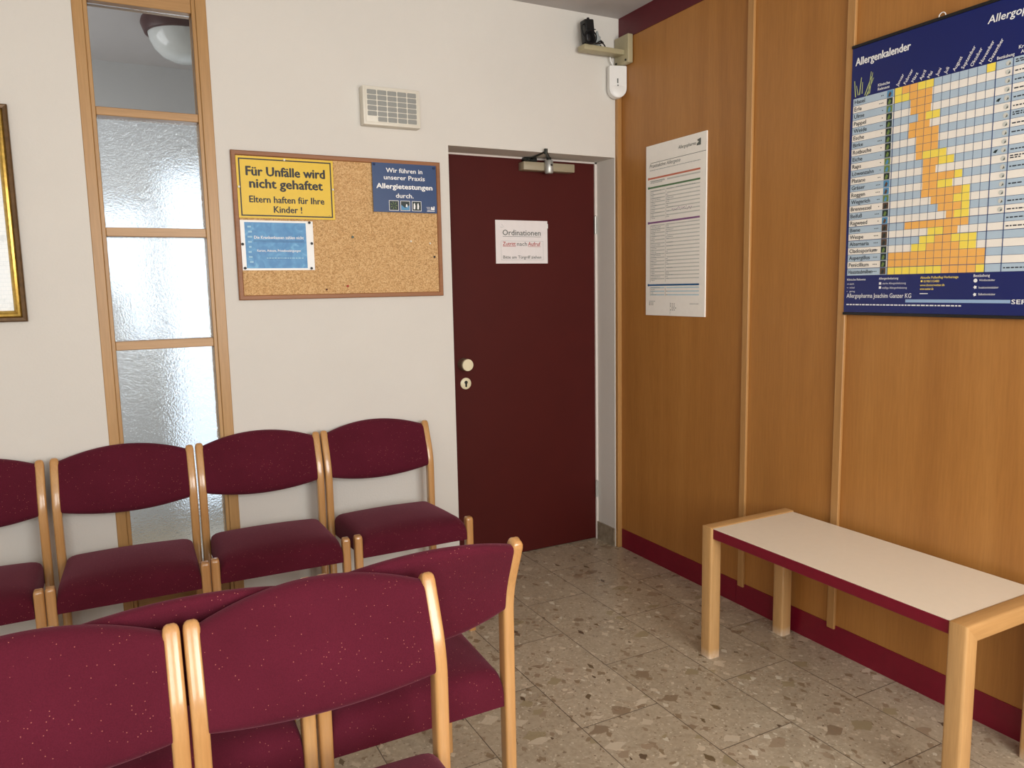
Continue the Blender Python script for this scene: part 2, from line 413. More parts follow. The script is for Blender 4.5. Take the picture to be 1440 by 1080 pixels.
# hallway behind the glazed strip
HY = 1.76
bm = BM()
HD = (-2.02, -1.15, 0.06, 2.14); HWn = (-2.62, -2.10, 1.12, 1.92)
box(bm, XL, HWn[0], HY, HY+0.2, 0, H); box(bm, HWn[0], HWn[1], HY, HY+0.2, 0, HWn[2]); box(bm, HWn[0], HWn[1], HY, HY+0.2, HWn[3], H)
box(bm, -2.62, -2.34, HY, HY+0.2, 1.1, 1.47); box(bm, -2.34, -2.24, HY, HY+0.2, 1.1, 1.40, 0.03, 3)  # made-up wall blocks in the opening, imitating a dark shape behind the glass
box(bm, HWn[1], HD[0], HY, HY+0.2, 0, H); box(bm, HD[0], HD[1], HY, HY+0.2, HD[3], H); box(bm, HD[0], HD[1], HY, HY+0.2, 0, HD[2]); box(bm, HD[1], 0.25, HY, HY+0.2, 0, H)
struct(link('wall_hallway', bm, 'hallwall'))
bm = BM(); box(bm, 0.1, 0.25, T, HY, 0, H); struct(link('wall_hallway_end', bm, 'hallwall'))
bm = BM(); box(bm, -0.95, -0.9, T+0.03, HY, 0, H); struct(link('wall_hallway_partition', bm, 'hallwall'))

# trims of the wood wall
bm = BM(); box(bm, -0.004, 0.0, YF, -0.001, 2.591, H); struct(link('trim_1', bm, 'burg_top'), 'dark burgundy band along the top of the wood wall')
bm = BM()
box(bm, -0.004, 0.0, -0.867, -0.026, 0.0, 0.102); box(bm, -0.004, 0.0, YF, -0.8685, 0.0, 0.102)
struct(link('baseboard_right', bm, 'burg'), 'burgundy plinth along the wood wall')
for i, y in enumerate((-0.899, -1.367, -2.24, -3.11, -3.58)):
    bm = BM(); box(bm, -0.013, 0.0, y-0.0165, y+0.0165, 0.088, 2.592, 0.002, 1)
    struct(link('trim_%d' % (i+3), bm, 'batten', loc=(0, 0, 0)))
bm = BM(); box(bm, -0.026, 0.0, -0.024, 0.0, 0.0, 2.591, 0.003, 1); struct(link('trim_2', bm, 'batten'))
# stone skirting
bm = BM()
box(bm, DX1-0.008, DX1, 0.0, 0.165, 0, 0.1)
box(bm, WX1, DX0, -0.008, 0, 0, 0.1); box(bm, XL, WX0, -0.008, 0, 0, 0.1)
struct(link('baseboard_back', bm, 'skirt'), 'stone skirting tiles')

# ------------------------------------------------------------------ door
bm = BM(); box(bm, DX0-0.0, DX1-0.004, 0.167, 0.205, 0.004, DZ-0.004, 0.002, 1)
door = struct(link('door_1', bm, 'door'), 'dark red flush door in the white recess')
bm = BM()   # thin painted steel frame edge
box(bm, DX1-0.012, DX1, 0.158, 0.168, 0, DZ); box(bm, DX0, DX0+0.01, 0.158, 0.168, 0, DZ); box(bm, DX0, DX1, 0.158, 0.168, DZ-0.008, DZ)
link('door_frame', bm, 'paintwhite', door)
bm = BM(); lathe(bm, [(0, 0), (0.031, 0), (0.031, 0.045), (0.0285, 0.048)], 40, '-Y', (-0.818, 0.167, 1.022))
kn = link('door_knob', bm, 'knobside', door, smooth=True)
bm = BM(); lathe(bm, [(0.0285, 0.048), (0.0295, 0.052), (0.028, 0.056), (0, 0.0565)], 40, '-Y', (-0.818, 0.167, 1.022))
link('knob_face', bm, 'ivory', kn, smooth=True)
bm = BM(); lathe(bm, [(0.0285, 0), (0.0285, 0.004), (0.026, 0.006), (0, 0.0065)], 40, '-Y', (-0.809, 0.167, 0.926))
kp = link('keyhole_plate', bm, 'ivory', door, smooth=True)
bm = BM(); cyl(bm, (-0.809, 0.1615, 0.932), (-0.809, 0.1590, 0.932), 0.0085, n=20); box(bm, -0.8135, -0.8045, 0.159, 0.1612, 0.909, 0.932, 0.002, 1)
link('keyhole', bm, 'dsteel', kp)
for z in (1.71, 0.285):
    bm = BM(); cyl(bm, (DX1-0.010, 0.158, z-0.045), (DX1-0.010, 0.158, z+0.045), 0.008, n=14); cyl(bm, (DX1-0.010, 0.158, z+0.045), (DX1-0.010, 0.158, z+0.05), 0.006, 0.002, 14)
    link('hinge', bm, 'steel', door, smooth=True)
# door closer
dc = tag(empty('door_closer', (-0.325, 0.167, 1.985)), 'beige overhead closer with silver cylinder and folded dark arm at top of red door', 'door closer')
bm = BM(); box(bm, -0.165, 0.130, -0.055, 0.0, -0.019, 0.021, 0.003, 2); link('housing', bm, 'closer', dc, smooth=True)
bm = BM(); lathe(bm, [(0, -0.036), (0.018, -0.036), (0.021, -0.031), (0.021, 0.024), (0.018, 0.028), (0.010, 0.030), (0.010, 0.036), (0, 0.036)], 28, origin=(-0.030, -0.068, 0.002)); link('cylinder', bm, 'steel', dc, smooth=True)
bm = BM(); box(bm, -0.032, -0.022, -0.0905, -0.086, 0.001, 0.010); link('cylinder_mark', bm, 'dsteel', dc)
A = Vector((-0.030, -0.068, 0.038)); B = Vector((-0.118, -0.190, 0.048)); Cc = Vector((-0.112, -0.022, 0.036))
bm = BM(); sweep(bm, [A, (A+B)/2, B], 0.014, 0.007, 0.002, 1, right=(B-A).normalized().cross(Vector((0, 0, 1)))); cyl(bm, B+Vector((0, 0, -0.012)), B+Vector((0, 0, 0.012)), 0.009, n=14); cyl(bm, A+Vector((0, 0, -0.010)), A+Vector((0, 0, 0.006)), 0.012, n=14); link('arm', bm, 'dsteel', dc)
bm = BM(); sweep(bm, [B, (B+Cc)/2, Cc], 0.013, 0.006, 0.002, 1, right=(Cc-B).normalized().cross(Vector((0, 0, 1)))); link('arm', bm, 'dsteel', dc)
bm = BM(); box(bm, -0.150, -0.076, -0.034, -0.006, 0.026, 0.045, 0.003, 1); cyl(bm, (-0.13, -0.034, 0.036), (-0.13, -0.038, 0.036), 0.006, n=12); cyl(bm, (-0.095, -0.034, 0.036), (-0.095, -0.038, 0.036), 0.006, n=12); link('bracket', bm, 'dsteel', dc)

# ------------------------------------------------------------------ glazed strip beside the chairs
win = struct(empty('window_1', ((WX0+WX1)/2, 0.0, 0.0)), 'tall narrow glazed strip in a beech frame'); cx = (WX0+WX1)/2
IN0, IN1 = -2.328, -1.979
bm = BM()
box(bm, WX0-cx, -2.342-cx, -0.004, 0.10, 0, WZ, 0.002, 1); box(bm, -1.965-cx, WX1-cx, -0.004, 0.10, 0, WZ, 0.002, 1)
o = link('stile', bm, 'frame_wood', win)
bm = BM(); box(bm, -2.3425-cx, IN0-cx, 0.003, 0.10, 0, WZ, 0.002, 1); box(bm, IN1-cx, -1.9645-cx, 0.003, 0.10, 0, WZ, 0.002, 1)
link('inner_bead', bm, 'frame_wood', win)
def transom(z0, z1):
    bm = BM(); box(bm, IN0-cx, IN1-cx, 0.008, 0.085, z0, z1, 0.002, 1); link('transom', bm, 'frame_wood_x', win)
transom(2.449, WZ); transom(2.049, 2.079); transom(1.611, 1.644); transom(1.182, 1.216)
bm = BM(); box(bm, IN0-cx, IN1-cx, 0.02, 0.06, 0.0, 0.30, 0.002, 1); link('kick_panel', bm, 'frame_wood_x', win)
for z0, z1, m in ((2.079, 2.449, 'clear'), (1.644, 2.049, 'textured'), (1.216, 1.611, 'textured'), (0.30, 1.182, 'textured')):
    bm = BM(); box(bm, IN0-cx, IN1-cx, 0.048, 0.053, z0, z1); link('pane', bm, m, win)
# hallway ceiling lamp, seen through the clear pane
lp = tag(empty('ceiling_lamp', (-1.915, 0.93, H)), 'opal bowl lamp with dark ring on the hallway ceiling behind the top pane', 'lamp')
bm = BM(); lathe(bm, [(0, 0), (0.190, 0), (0.195, -0.02), (0.180, -0.062), (0.168, -0.066), (0.160, -0.05), (0, -0.05)], 48); link('ring', bm, 'darkring', lp, smooth=True)
bm = BM(); lathe(bm, [(0.166, -0.058), (0.158, -0.095), (0.138, -0.132), (0.105, -0.163), (0.06, -0.182), (0.0, -0.188)], 48); link('lamp_shade', bm, 'bulb', lp, smooth=True)

# ------------------------------------------------------------------ chairs
W, ZT, ZK, ZS, LEAN, D = 0.457, 0.802, 0.652, 0.478, 0.060, 0.413
PW, PD = 0.0295, 0.036
def side_curve():
    """rear post centre line in the y-z plane (local, sitter looks along -y)"""
    pts = [(PD/2, 0.0), (PD/2, 0.3), (PD/2, ZK-0.055)]
    k = LEAN/(ZT-ZK)
    for i in range(1, 7):
        t = i/7; z0, z1 = ZK-0.055, ZK+0.055
        a = (1-t)**2; b = 2*t*(1-t); c = t*t
        pts.append((PD/2*a+PD/2*b+(PD/2+0.055*k)*c, z0*a+ZK*b+z1*c))
    pts.append((PD/2+0.055*k, ZK+0.055))
    return pts, k
def center_y(z):
    k = LEAN/(ZT-ZK)
    if z < ZK-0.055: return PD/2
    if z > ZK+0.055: return PD/2+(z-ZK)*k
    t = (z-(ZK-0.055))/0.11
    return PD/2+0.055*k*t*t
def make_chair():
    root = empty('waiting_room_chair', (0, 0, 0))
    for s in (-1, 1):
        bm = BM(); pts, k = side_curve()
        path = [(s*W/2, y, z) for y, z in pts]
        for z, sc in ((ZT-0.016, 1.0), (ZT-0.008, 0.92), (ZT-0.003, 0.74), (ZT, 0.42)):
            path.append((s*W/2, PD/2+(z-ZK)*k, z, sc))
        sweep(bm, path, PW, PD, 0.007, 3); link('leg', bm, 'chair_wood', root, smooth=True)
        bm = BM(); y = -D+0.018
        sweep(bm, [(s*W/2, y, 0), (s*W/2, y, 0.25), (s*W/2, y, ZS-0.012), (s*W/2, y, ZS-0.005, 0.92), (s*W/2, y, ZS-0.001, 0.76), (s*W/2, y, ZS, 0.5)], PW, PD, 0.007, 3)
        link('leg', bm, 'chair_wood', root, smooth=True)
    # seat pad
    bm = BM(); hw = W/2-PW/2-0.0005; NX, NY = 16, 18
    y0, y1 = -D+0.002, 0.026
    def top(u, v):   # u -1..1 across, v 0 front .. 1 rear
        z = 0.476-0.026*v
        e = 1-(1-abs(u))/0.16 if abs(u) > 0.84 else 0
        ev = (0.20-v)/0.20 if v < 0.20 else ((v-0.92)/0.08 if v > 0.92 else 0)
        z += 0.022*(1-u*u)*(1-(2*v-1)**2)
        return z-0.024*(1-math.sqrt(max(0, 1-min(1, e)**2)))-0.036*(1-math.sqrt(max(0, 1-min(1, ev)**2)))
    us = [-1, -0.985, -0.96, -0.91, -0.84]+[-0.84+1.68*i/10 for i in range(1, 10)]+[0.84, 0.91, 0.96, 0.985, 1]
    vs = [0, 0.006, 0.02, 0.045, 0.085, 0.14, 0.2]+[0.2+0.72*i/8 for i in range(1, 8)]+[0.92, 0.95, 0.975, 0.992, 1]
    grid = [[bm.verts.new((u*hw, y0+(y1-y0)*v, top(u, v))) for u in us] for v in vs]
    bot = [[bm.verts.new((u*hw, y0+(y1-y0)*v, 0.390-0.030*v)) for u in us] for v in vs]
    for g, fl in ((grid, 0), (bot, 1)):
        for a, b in zip(g, g[1:]):
            for i in range(len(us)-1):
                q = (a[i], a[i+1], b[i+1], b[i]); bm.faces.new(q if not fl else q[::-1])
    nu, nv = len(us), len(vs)
    for i in range(nu-1):
        bm.faces.new((grid[0][i+1], grid[0][i], bot[0][i], bot[0][i+1])); bm.faces.new((grid[-1][i], grid[-1][i+1], bot[-1][i+1], bot[-1][i]))
    for j in range(nv-1):
        bm.faces.new((grid[j][0], grid[j+1][0], bot[j+1][0], bot[j][0])); bm.faces.new((grid[j+1][-1], grid[j][-1], bot[j][-1], bot[j+1][-1]))
    link('seat', bm, 'fabric', root, smooth=True)
    # backrest: barrel shaped pad, concave to the sitter
    bm = BM(); hw = W/2-PW/2+0.002; NU, NV = 24, 12; th = 0.021
    def frame(u, v):
        zt = 0.791+0.036*(1-u*u); zb = 0.609-0.031*(1-u*u)
        z = zb+(zt-zb)*v
        y = center_y(z)+0.001+0.021*(1-u*u)
        return z, y
    ring = []
    for iu in range(NU+1):
        u = -1+2*iu/NU; sec = []
        for iv in range(NV+1):
            v = iv/NV; e = min(v, 1-v)/0.10
            h = th*(1 if e >= 1 else math.sqrt(max(0.0, 1-(1-e)**2)))
            z, y = frame(u, v); sec.append((y-h-0.003*math.sin(PI*v), z, y+h))
        ring.append(sec)
    vv = [0, 0.012, 0.03, 0.06, 0.1]+[0.1+0.8*i/8 for i in range(1, 8)]+[0.9, 0.94, 0.97, 0.988, 1]
    loops = []
    for iu in range(NU+1):
        u = -1+2*iu/NU; f = []; b = []
        for v in vv:
            e = min(v, 1-v)/0.1; h = th*(1 if e >= 1 else math.sqrt(max(0.0, 1-(1-e)**2)))
            z, y = frame(u, v)
            f.append((y-h, z)); b.append((y+h, z))
        pts = f+b[-2:0:-1]
        loops.append([bm.verts.new((u*hw, y, z)) for y, z in pts])
    for a, b in zip(loops, loops[1:]):
        n = len(a)
        for i in range(n): bm.faces.new((a[i], a[(i+1) % n], b[(i+1) % n], b[i]))
    bm.faces.new(loops[0][::-1]); bm.faces.new(loops[-1])
    link('backrest', bm, 'fabric', root, smooth=True)
    return root
proto = make_chair()
used = [False]
def place_chair(x, y, rot, flip, label, group):
    if not used[0]: r = proto; used[0] = True
    else:
        r = proto.copy(); COL.objects.link(r)
        for ch in list(proto.children):
            c = ch.copy(); COL.objects.link(c); c.parent = r
    r.location = (x, y, 0)
    r.rotation_euler = (0, 0, rot+(PI if flip else 0))
    tag(r, label, 'chair', group); return r
gr = 'burgundy chairs along the white wall'
place_chair(-1.346, -0.122, -0.004, False, 'burgundy beech chair standing against the white wall right beside the dark red door', gr)
place_chair(-1.840, -0.119, -0.031, False, 'burgundy wall-side chair under the cork board, second from the red door', gr)
place_chair(-2.333, -0.121, -0.024, False, 'burgundy wall-side chair in front of the glazed strip, third from the red door', gr)
place_chair(-2.834, -0.122, 0.008, False, 'burgundy wall-side chair below the gold framed picture, cut off by the left edge', gr)
gf = 'burgundy chairs in the nearest row'
place_chair(-2.020, -1.872, -0.004, False, 'burgundy chair in the nearest row, whole backrest in view, at the end of its row', gf)
place_chair(-2.511, -1.870, -0.004, False, 'burgundy chair in the nearest row, at the bottom left corner, half cut off', gf)
gm = 'burgundy chairs in the middle row'
place_chair(-1.757, -1.631, 0.006, True, 'burgundy chair seen from behind, nearest the open floor, back to back with nearest row', gm)
place_chair(-2.249, -1.634, 0.006, True, 'burgundy chair mostly hidden behind the nearest row, back turned', gm)

# ------------------------------------------------------------------ bench
BX0, BX1, BY0, BY1, BZ = -0.455, -0.03, -2.140, -1.147, 0.506
bt = tag(empty('bench', ((BX0+BX1)/2, (BY0+BY1)/2, 0)), 'low wooden bench with cream top and burgundy edge standing against the wood wall', 'bench')
ox, oy = (BX0+BX1)/2, (BY0+BY1)/2; L = 0.052
def bevel_all(bm, off=0.006):
    es = [e for e in bm.edges if e.calc_face_angle(0) > 0.5]
    bmesh.ops.bevel(bm, geom=es, offset=off, segments=3, affect='EDGES', profile=0.5)
for (ya, yb) in ((BY0, BY0+L), (BY1-L, BY1)):
    for sx in (-1, 1):
        bm = BM(); xo = BX0 if sx < 0 else BX1; xi = xo-sx*L
        p = [(xo, 0), (xi, 0), (xi, BZ-L), (xo, BZ)]
        a = [bm.verts.new((x-ox, ya-oy, z)) for x, z in p]; b = [bm.verts.new((x-ox, yb-oy, z)) for x, z in p]
        bm.faces.new(a); bm.faces.new(b[::-1])
        for i in range(4): bm.faces.new((a[i], b[i], b[(i+1) % 4], a[(i+1) % 4]))
        # round only the long edges
        es = [e for e in bm.edges if abs((e.verts[0].co-e.verts[1].co).z) > 0.3]
        bmesh.ops.bevel(bm, geom=es, offset=0.008, segments=3, affect='EDGES', profile=0.5)
        link('leg', bm, 'bench_wood', bt, smooth=True)
    bm = BM(); p = [(BX0, BZ), (BX0+L, BZ-L), (BX1-L, BZ-L), (BX1, BZ)]
    a = [bm.verts.new((x-ox, ya-oy, z)) for x, z in p]; b = [bm.verts.new((x-ox, yb-oy, z)) for x, z in p]
    bm.faces.new(a); bm.faces.new(b[::-1])
    for i in range(4): bm.faces.new((a[i], b[i], b[(i+1) % 4], a[(i+1) % 4]))
    es = [e for e in bm.edges if abs((e.verts[0].co-e.verts[1].co).x) > 0.2]
    bmesh.ops.bevel(bm, geom=es, offset=0.008, segments=3, affect='EDGES', profile=0.5)
    link('end_rail', bm, 'bench_wood_x', bt, smooth=True)
bm = BM(); box(bm, BX0+0.008-ox, BX1-0.008-ox, BY0+L-oy, BY1-L-oy, BZ-0.042, BZ-0.004, 0.002, 1)
top = link('bench_top', bm, 'burg', bt)
bm = BM(); box(bm, BX0+0.009-ox, BX1-0.009-ox, BY0+L-oy, BY1-L-oy, BZ-0.0045, BZ-0.0025); link('laminate_surface', bm, 'laminate', top)

# ------------------------------------------------------------------ cork board and notices
CB0, CB1, CZ0, CZ1 = -1.873, -0.988, 1.362, 1.951
cb = tag(empty('cork_board', ((CB0+CB1)/2, 0.0, (CZ0+CZ1)/2), BACK), 'brown framed cork board hanging on the white wall left of the door', 'pinboard')
w, h = (CB1-CB0)/2, (CZ1-CZ0)/2
bm = BM(); frame_sweep(bm, -w, w, -h, h, [(0, 0), (0, 0.015), (0.003, 0.018), (0.016, 0.018), (0.019, 0.015), (0.019, 0.004)], [0]*5); link('frame', bm, 'cork_frame', cb)
bm = BM(); box(bm, -w+0.018, w-0.018, -h+0.018, h-0.018, 0.001, 0.010); link('cork_panel', bm, 'cork', cb)

def sheet(name, u0, u1, v0, v1, y, mat, label, cat, th=0.0012, rot=BACK, right=False, wave=0.0, group=None):
    """flat sign; its root mesh is the sheet; local x right, y up, z out of the wall"""
    uc, vc = (u0+u1)/2, (v0+v1)/2
    loc = (y, -uc, vc) if right else (uc, y, vc)
    bm = BM(); a, b = (u1-u0)/2, (v1-v0)/2
    box(bm, -a, a, -b, b, 0, th)
    o = link(name, bm, mat, None, loc, rot=RIGHT if right else BACK)
    tag(o, label, cat, group); return o, uc, vc, th

# yellow sign
o, uc, vc, th = sheet('warning_sign', -1.856, -1.471, 1.688, 1.929, -0.0185, 'yellow', 'yellow warning sign with black lettering at top left of the cork board', 'sign', 0.002)
n = th+0.0006; bm = BM(); a, b = 0.1835, 0.1125
for (x0, x1, y0, y1) in ((-a, a, b-0.005, b), (-a, a, -b, -b+0.005), (-a, -a+0.005, -b+0.005, b-0.005), (a-0.005, a, -b+0.005, b-0.005)): quad(bm, x0, x1, y0, y1, n)
link('printed_border', bm, 'ink', o)
bm = BM()
text(bm, 'Für Unfälle wird', 0.0, 1.855-vc, 0.0505, n, 0.312, 'C', 0.034); text(bm, 'nicht gehaftet', 0.0, 1.8075-vc, 0.0505, n, 0.290, 'C', 0.034)
text(bm, 'Eltern haften für Ihre', 0.0, 1.750-vc, 0.037, n, 0.298, 'C', 0.024); text(bm, 'Kinder !', 0.0, 1.7115-vc, 0.037, n, 0.112, 'C', 0.024)
quad(bm, 0.165, 0.172, -0.1045, -0.1035, n)
link('lettering', bm, 'ink', o)
# blue sheet in a white sleeve
o, uc, vc, th = sheet('insurance_notice', -1.8535, -1.5645, 1.481, 1.6805, -0.0105, 'white', 'white bordered light blue notice pinned below the yellow sign', 'notice', 0.0012)
bm = BM(); quad(bm, -1.837-uc, -1.594-uc, 1.489-vc, 1.6725-vc, th+0.0005); link('printed_panel', bm, 'bluesheet', o)
bm = BM(); n = th+0.0012
text(bm, 'Die Krankenkassen zahlen nicht', -1.802-uc, 1.607-vc, 0.017, n, 0.197, 'L', 0.014)
text(bm, 'Karten, Atteste, Privatbestätigungen', -1.793-uc, 1.5555-vc, 0.0135, n, 0.173, 'L', 0.012)
link('lettering', bm, 'txtwhite', o)
bm = BM(); quad(bm, -1.806-uc, -1.604-uc, 1.5985-vc, 1.6003-vc, n); quad(bm, -1.806-uc, -1.604-uc, 1.5945-vc, 1.596-vc, n); link('underline', bm, 'bar_blue', o)
bm = BM(); x = -1.757
random.seed(3)
while x < -1.61:
    q = random.uniform(0.004, 0.012); quad(bm, x-uc, x+q-uc, 1.528-vc, 1.532-vc, n); x += q+0.003
for k in range(8): quad(bm, -1.826-uc+0.002*math.sin(k*2), -1.812-uc+0.003*math.sin(k), 1.651-0.020*k-vc, 1.658-0.020*k-vc, n)
link('faint_print', bm, 'paleblue_ink', o)
# navy sign
o, uc, vc, th = sheet('allergy_test_sign', -1.303, -1.010, 1.7275, 1.9345, -0.0195, 'navy', 'dark blue sign with white lettering at top right of the cork board', 'sign', 0.002)
bm = BM(); n = th+0.0006
text(bm, 'Wir führen in', -1.158-uc, 1.8955-vc, 0.027, n, 0.166, 'C', 0.018); text(bm, 'unserer Praxis', -1.158-uc, 1.8655-vc, 0.027, n, 0.187, 'C', 0.018)
text(bm, 'Allergietestungen', -1.158-uc, 1.8275-vc, 0.030, n, 0.256, 'C', 0.036); text(bm, 'durch.', -1.160-uc, 1.7895-vc, 0.027, n, 0.081, 'C', 0.018)
for q in range(3): quad(bm, -1.060-uc+0.002*q, -1.043-uc+0.001*q, 1.752-0.006*q-vc, 1.7535-0.006*q-vc, n)
quad(bm, -1.058-uc, -1.022-uc, 1.7345-vc, 1.737-vc, n)
poly(bm, [(-1.039-uc, 1.741-vc), (-1.022-uc, 1.741-vc), (-1.022-uc, 1.758-vc), (-1.026-uc, 1.758-vc), (-1.029-uc, 1.747-vc), (-1.033-uc, 1.756-vc), (-1.039-uc, 1.754-vc)], n)
link('lettering', bm, 'txtwhite', o)
for k, x in enumerate((-1.233, -1.181, -1.128)):
    bm = BM(); quad(bm, x-uc, x+0.044-uc, 1.7345-vc, 1.7775-vc, n, 0); quad(bm, x+0.002-uc, x+0.042-uc, 1.7365-vc, 1.7755-vc, n+0.0004, 1)
    cx_, cy_ = x+0.022-uc, 1.756-vc; n2 = n+0.0008
    if k == 0:
        for i in range(7):
            a = i*0.9; poly(bm, [(cx_+0.003*math.cos(a), cy_+0.003*math.sin(a)), (cx_+0.016*math.cos(a-0.12), cy_+0.016*math.sin(a-0.12)), (cx_+0.016*math.cos(a+0.12), cy_+0.016*math.sin(a+0.12))], n2, 2)
    elif k == 1:
        poly(bm, [(cx_-0.019, cy_-0.018), (cx_+0.019, cy_-0.018), (cx_+0.019, cy_+0.004), (cx_+0.008, cy_-0.006), (cx_-0.003, cy_-0.008), (cx_-0.019, cy_+0.004)], n2, 3)
        poly(bm, [(cx_+0.0015, cy_-0.004), (cx_+0.010, cy_-0.006), (cx_+0.009, cy_+0.006), (cx_+0.004, cy_+0.008)], n2+0.0003, 0)
    else:
        for sx in (-0.011, 0.006): poly(bm, [(cx_+sx-0.004, cy_-0.013), (cx_+sx+0.003, cy_-0.014), (cx_+sx+0.005, cy_), (cx_+sx+0.002, cy_+0.014), (cx_+sx-0.003, cy_+0.010)], n2, 0)
    link('small_photo', bm, ['txtwhite', 'pic_dark', 'pic_green', 'pic_blue'], o)
# push pins
def pin(x, z, y, mat, label, group, r=0.0055):
    bm = BM(); lathe(bm, [(0, 0), (r*0.55, 0), (r*0.55, 0.003), (r, 0.004), (r*0.9, 0.0065), (r*0.4, 0.0078), (0, 0.008)], 14, '-Y')
    o = link('push_pin', bm, mat, None, (x, y, z), smooth=True); tag(o, label, 'push pin', group)
pb = -0.0117
for x, z, l in ((-1.579, 1.675, 'upper right corner'), (-1.573, 1.590, 'middle of right edge'), (-1.848, 1.585, 'middle of left edge'), (-1.844, 1.490, 'lower left corner'), (-1.579, 1.488, 'lower right corner')):
    pin(x, z, pb, 'pin_black', 'black push pin in the %s of the light blue notice' % l, 'black pins of the blue notice')
yw = -0.0205
for x, z, l in ((-1.669, 1.921, 'top edge'), (-1.476, 1.812, 'right edge'), (-1.850, 1.808, 'left edge')):
    pin(x, z, yw, 'pin_white', 'white push pin in the %s of the yellow sign' % l, 'white pins of the yellow sign', 0.0045)
for x, z, l in ((-1.294, 1.926, 'upper left'), (-1.021, 1.923, 'upper right')):
    pin(x, z, -0.0215, 'pin_blue', 'dark blue push pin in the %s corner of the navy sign' % l, 'dark pins of the navy sign', 0.005)
pc = -0.010
pin(-1.398, 1.619, pc, 'pin_grey', 'grey green push pin alone in the bare middle of the cork', 'loose pins on the cork')
pin(-1.136, 1.604, pc, 'pin_white', 'white push pin on bare cork below the navy sign, further from the frame', 'loose pins on the cork', 0.0045)
pin(-1.045, 1.596, pc, 'pin_white', 'white push pin on bare cork just inside the right frame', 'loose pins on the cork', 0.004)
pin(-1.026, 1.536, pc, 'pin_black', 'dark push pin on bare cork near the right frame', 'loose pins on the cork', 0.005)
pin(-1.429, 1.412, pc, 'pin_red', 'red push pin low on the cork above the bottom frame', 'loose pins on the cork', 0.005)
pin(-1.520, 1.399, pc, 'pin_brown', 'brown push pin low on the cork, left of the red one', 'loose pins on the cork', 0.004)

# notice on the door
o, uc, vc, th = sheet('door_notice', -0.6265, -0.3295, 1.512, 1.725, 0.1665, 'paper', 'white paper notice taped to the dark red door', 'notice', 0.001)
n = th+0.0006; bm = BM()
text(bm, 'Ordinationen', -0.587-uc, 1.6515-vc, 0.0385, n, 0.217, 'L', 0.010); quad(bm, -0.587-uc, -0.370-uc, 1.6445-vc, 1.6462-vc, n)
text(bm, 'Bitte am Türgriff ziehen', -0.586-uc, 1.5365-vc, 0.0215, n, 0.218, 'L', 0.008); text(bm, 'nach', -0.507-uc, 1.600-vc, 0.028, n, 0.057, 'L', 0.006)
link('lettering', bm, 'grey_ink', o)
bm = BM(); text(bm, 'Zutritt', -0.587-uc, 1.600-vc, 0.028, n, 0.072, 'L', 0.010); text(bm, 'Aufruf', -0.444-uc, 1.600-vc, 0.028, n, 0.072, 'L', 0.010)
quad(bm, -0.587-uc, -0.514-uc, 1.5955-vc, 1.597-vc, n); quad(bm, -0.444-uc, -0.371-uc, 1.5955-vc, 1.597-vc, n); link('red_lettering', bm, 'red_ink', o)
bm = BM(); x0, x1, y0, y1, e = -0.597-uc, -0.355-uc, 1.529-vc, 1.6235-vc, 0.001
for q in ((x0, x1, y1-e, y1), (x0, x1, y0, y0+e), (x0, x0+e, y0, y1), (x1-e, x1, y0, y1)): quad(bm, *q, n)
tube(bm, [(-0.600-uc, 1.692-vc, n), (-0.592-uc, 1.688-vc, n), (-0.580-uc, 1.692-vc, n), (-0.588-uc, 1.700-vc, n), (-0.592-uc, 1.704-vc, n)], 0.0006, 5)
link('thin_lines', bm, 'light_ink', o)
bm = BM(); box(bm, 0.141, 0.152, 0.070, 0.092, 0.001, 0.0016); link('tape', bm, 'white', o)

# ------------------------------------------------------------------ number display panel
cp = tag(empty('call_panel', (-1.212, 0.0, 2.162), BACK), 'beige wall panel with a grid of grey windows above the cork board', 'display panel')
bm = BM(); box(bm, -0.127, 0.127, -0.079, 0.079, 0, 0.050, 0.004, 2); link('housing', bm, 'beige', cp, smooth=True)
bm = BM(); frame_sweep(bm, -0.118, 0.118, -0.069, 0.070, [(0, 0.0495), (0, 0.0525), (0.003, 0.0525), (0.003, 0.0495)], [0]*3); link('raised_rim', bm, 'beige', cp)
for r in range(6):
    for c in range(5):
        if r == 5 and c == 0: continue
        bm = BM(); x = -0.0885+c*0.0443; z = 0.0545-r*0.0218
        pts = []; a, b, k = 0.0200, 0.0094, 0.0035
        for (sx, sz, a0) in ((1, 1, 0), (-1, 1, PI/2), (-1, -1, PI), (1, -1, 1.5*PI)):
            for q in range(4): pts.append((x+sx*(a-k)+k*math.cos(a0+q*PI/6), z+sz*(b-k)+k*math.sin(a0+q*PI/6)))
        lo = [bm.verts.new((p[0], p[1], 0.0498)) for p in pts]; hi = [bm.verts.new((p[0], p[1], 0.0512)) for p in pts]
        bm.faces.new(hi)
        for i in range(len(lo)): bm.faces.new((lo[i], lo[(i+1) % len(lo)], hi[(i+1) % len(lo)], hi[i]))
        link('indicator_window', bm, 'screen', cp)

# ------------------------------------------------------------------ gold framed picture
pf = tag(empty('framed_picture', (-2.90, 0.0, 1.680), BACK), 'gold framed drawing behind glass on the white wall at the left edge', 'picture')
bm = BM(); frame_sweep(bm, -0.30, 0.30, -0.375, 0.375, [(0, 0), (0, 0.020), (0.004, 0.024), (0.014, 0.022), (0.016, 0.019)], [0]*4); link('outer_frame', bm, 'darkgilt', pf)
bm = BM(); frame_sweep(bm, -0.30, 0.30, -0.375, 0.375, [(0.016, 0.018), (0.020, 0.025), (0.027, 0.027), (0.033, 0.022), (0.037, 0.012), (0.040, 0.006)], [0]*5); link('gilt_moulding', bm, 'gold', pf, smooth=True)
bm = BM(); box(bm, -0.262, 0.262, -0.337, 0.337, 0.001, 0.007); link('drawing', bm, 'drawing', pf)

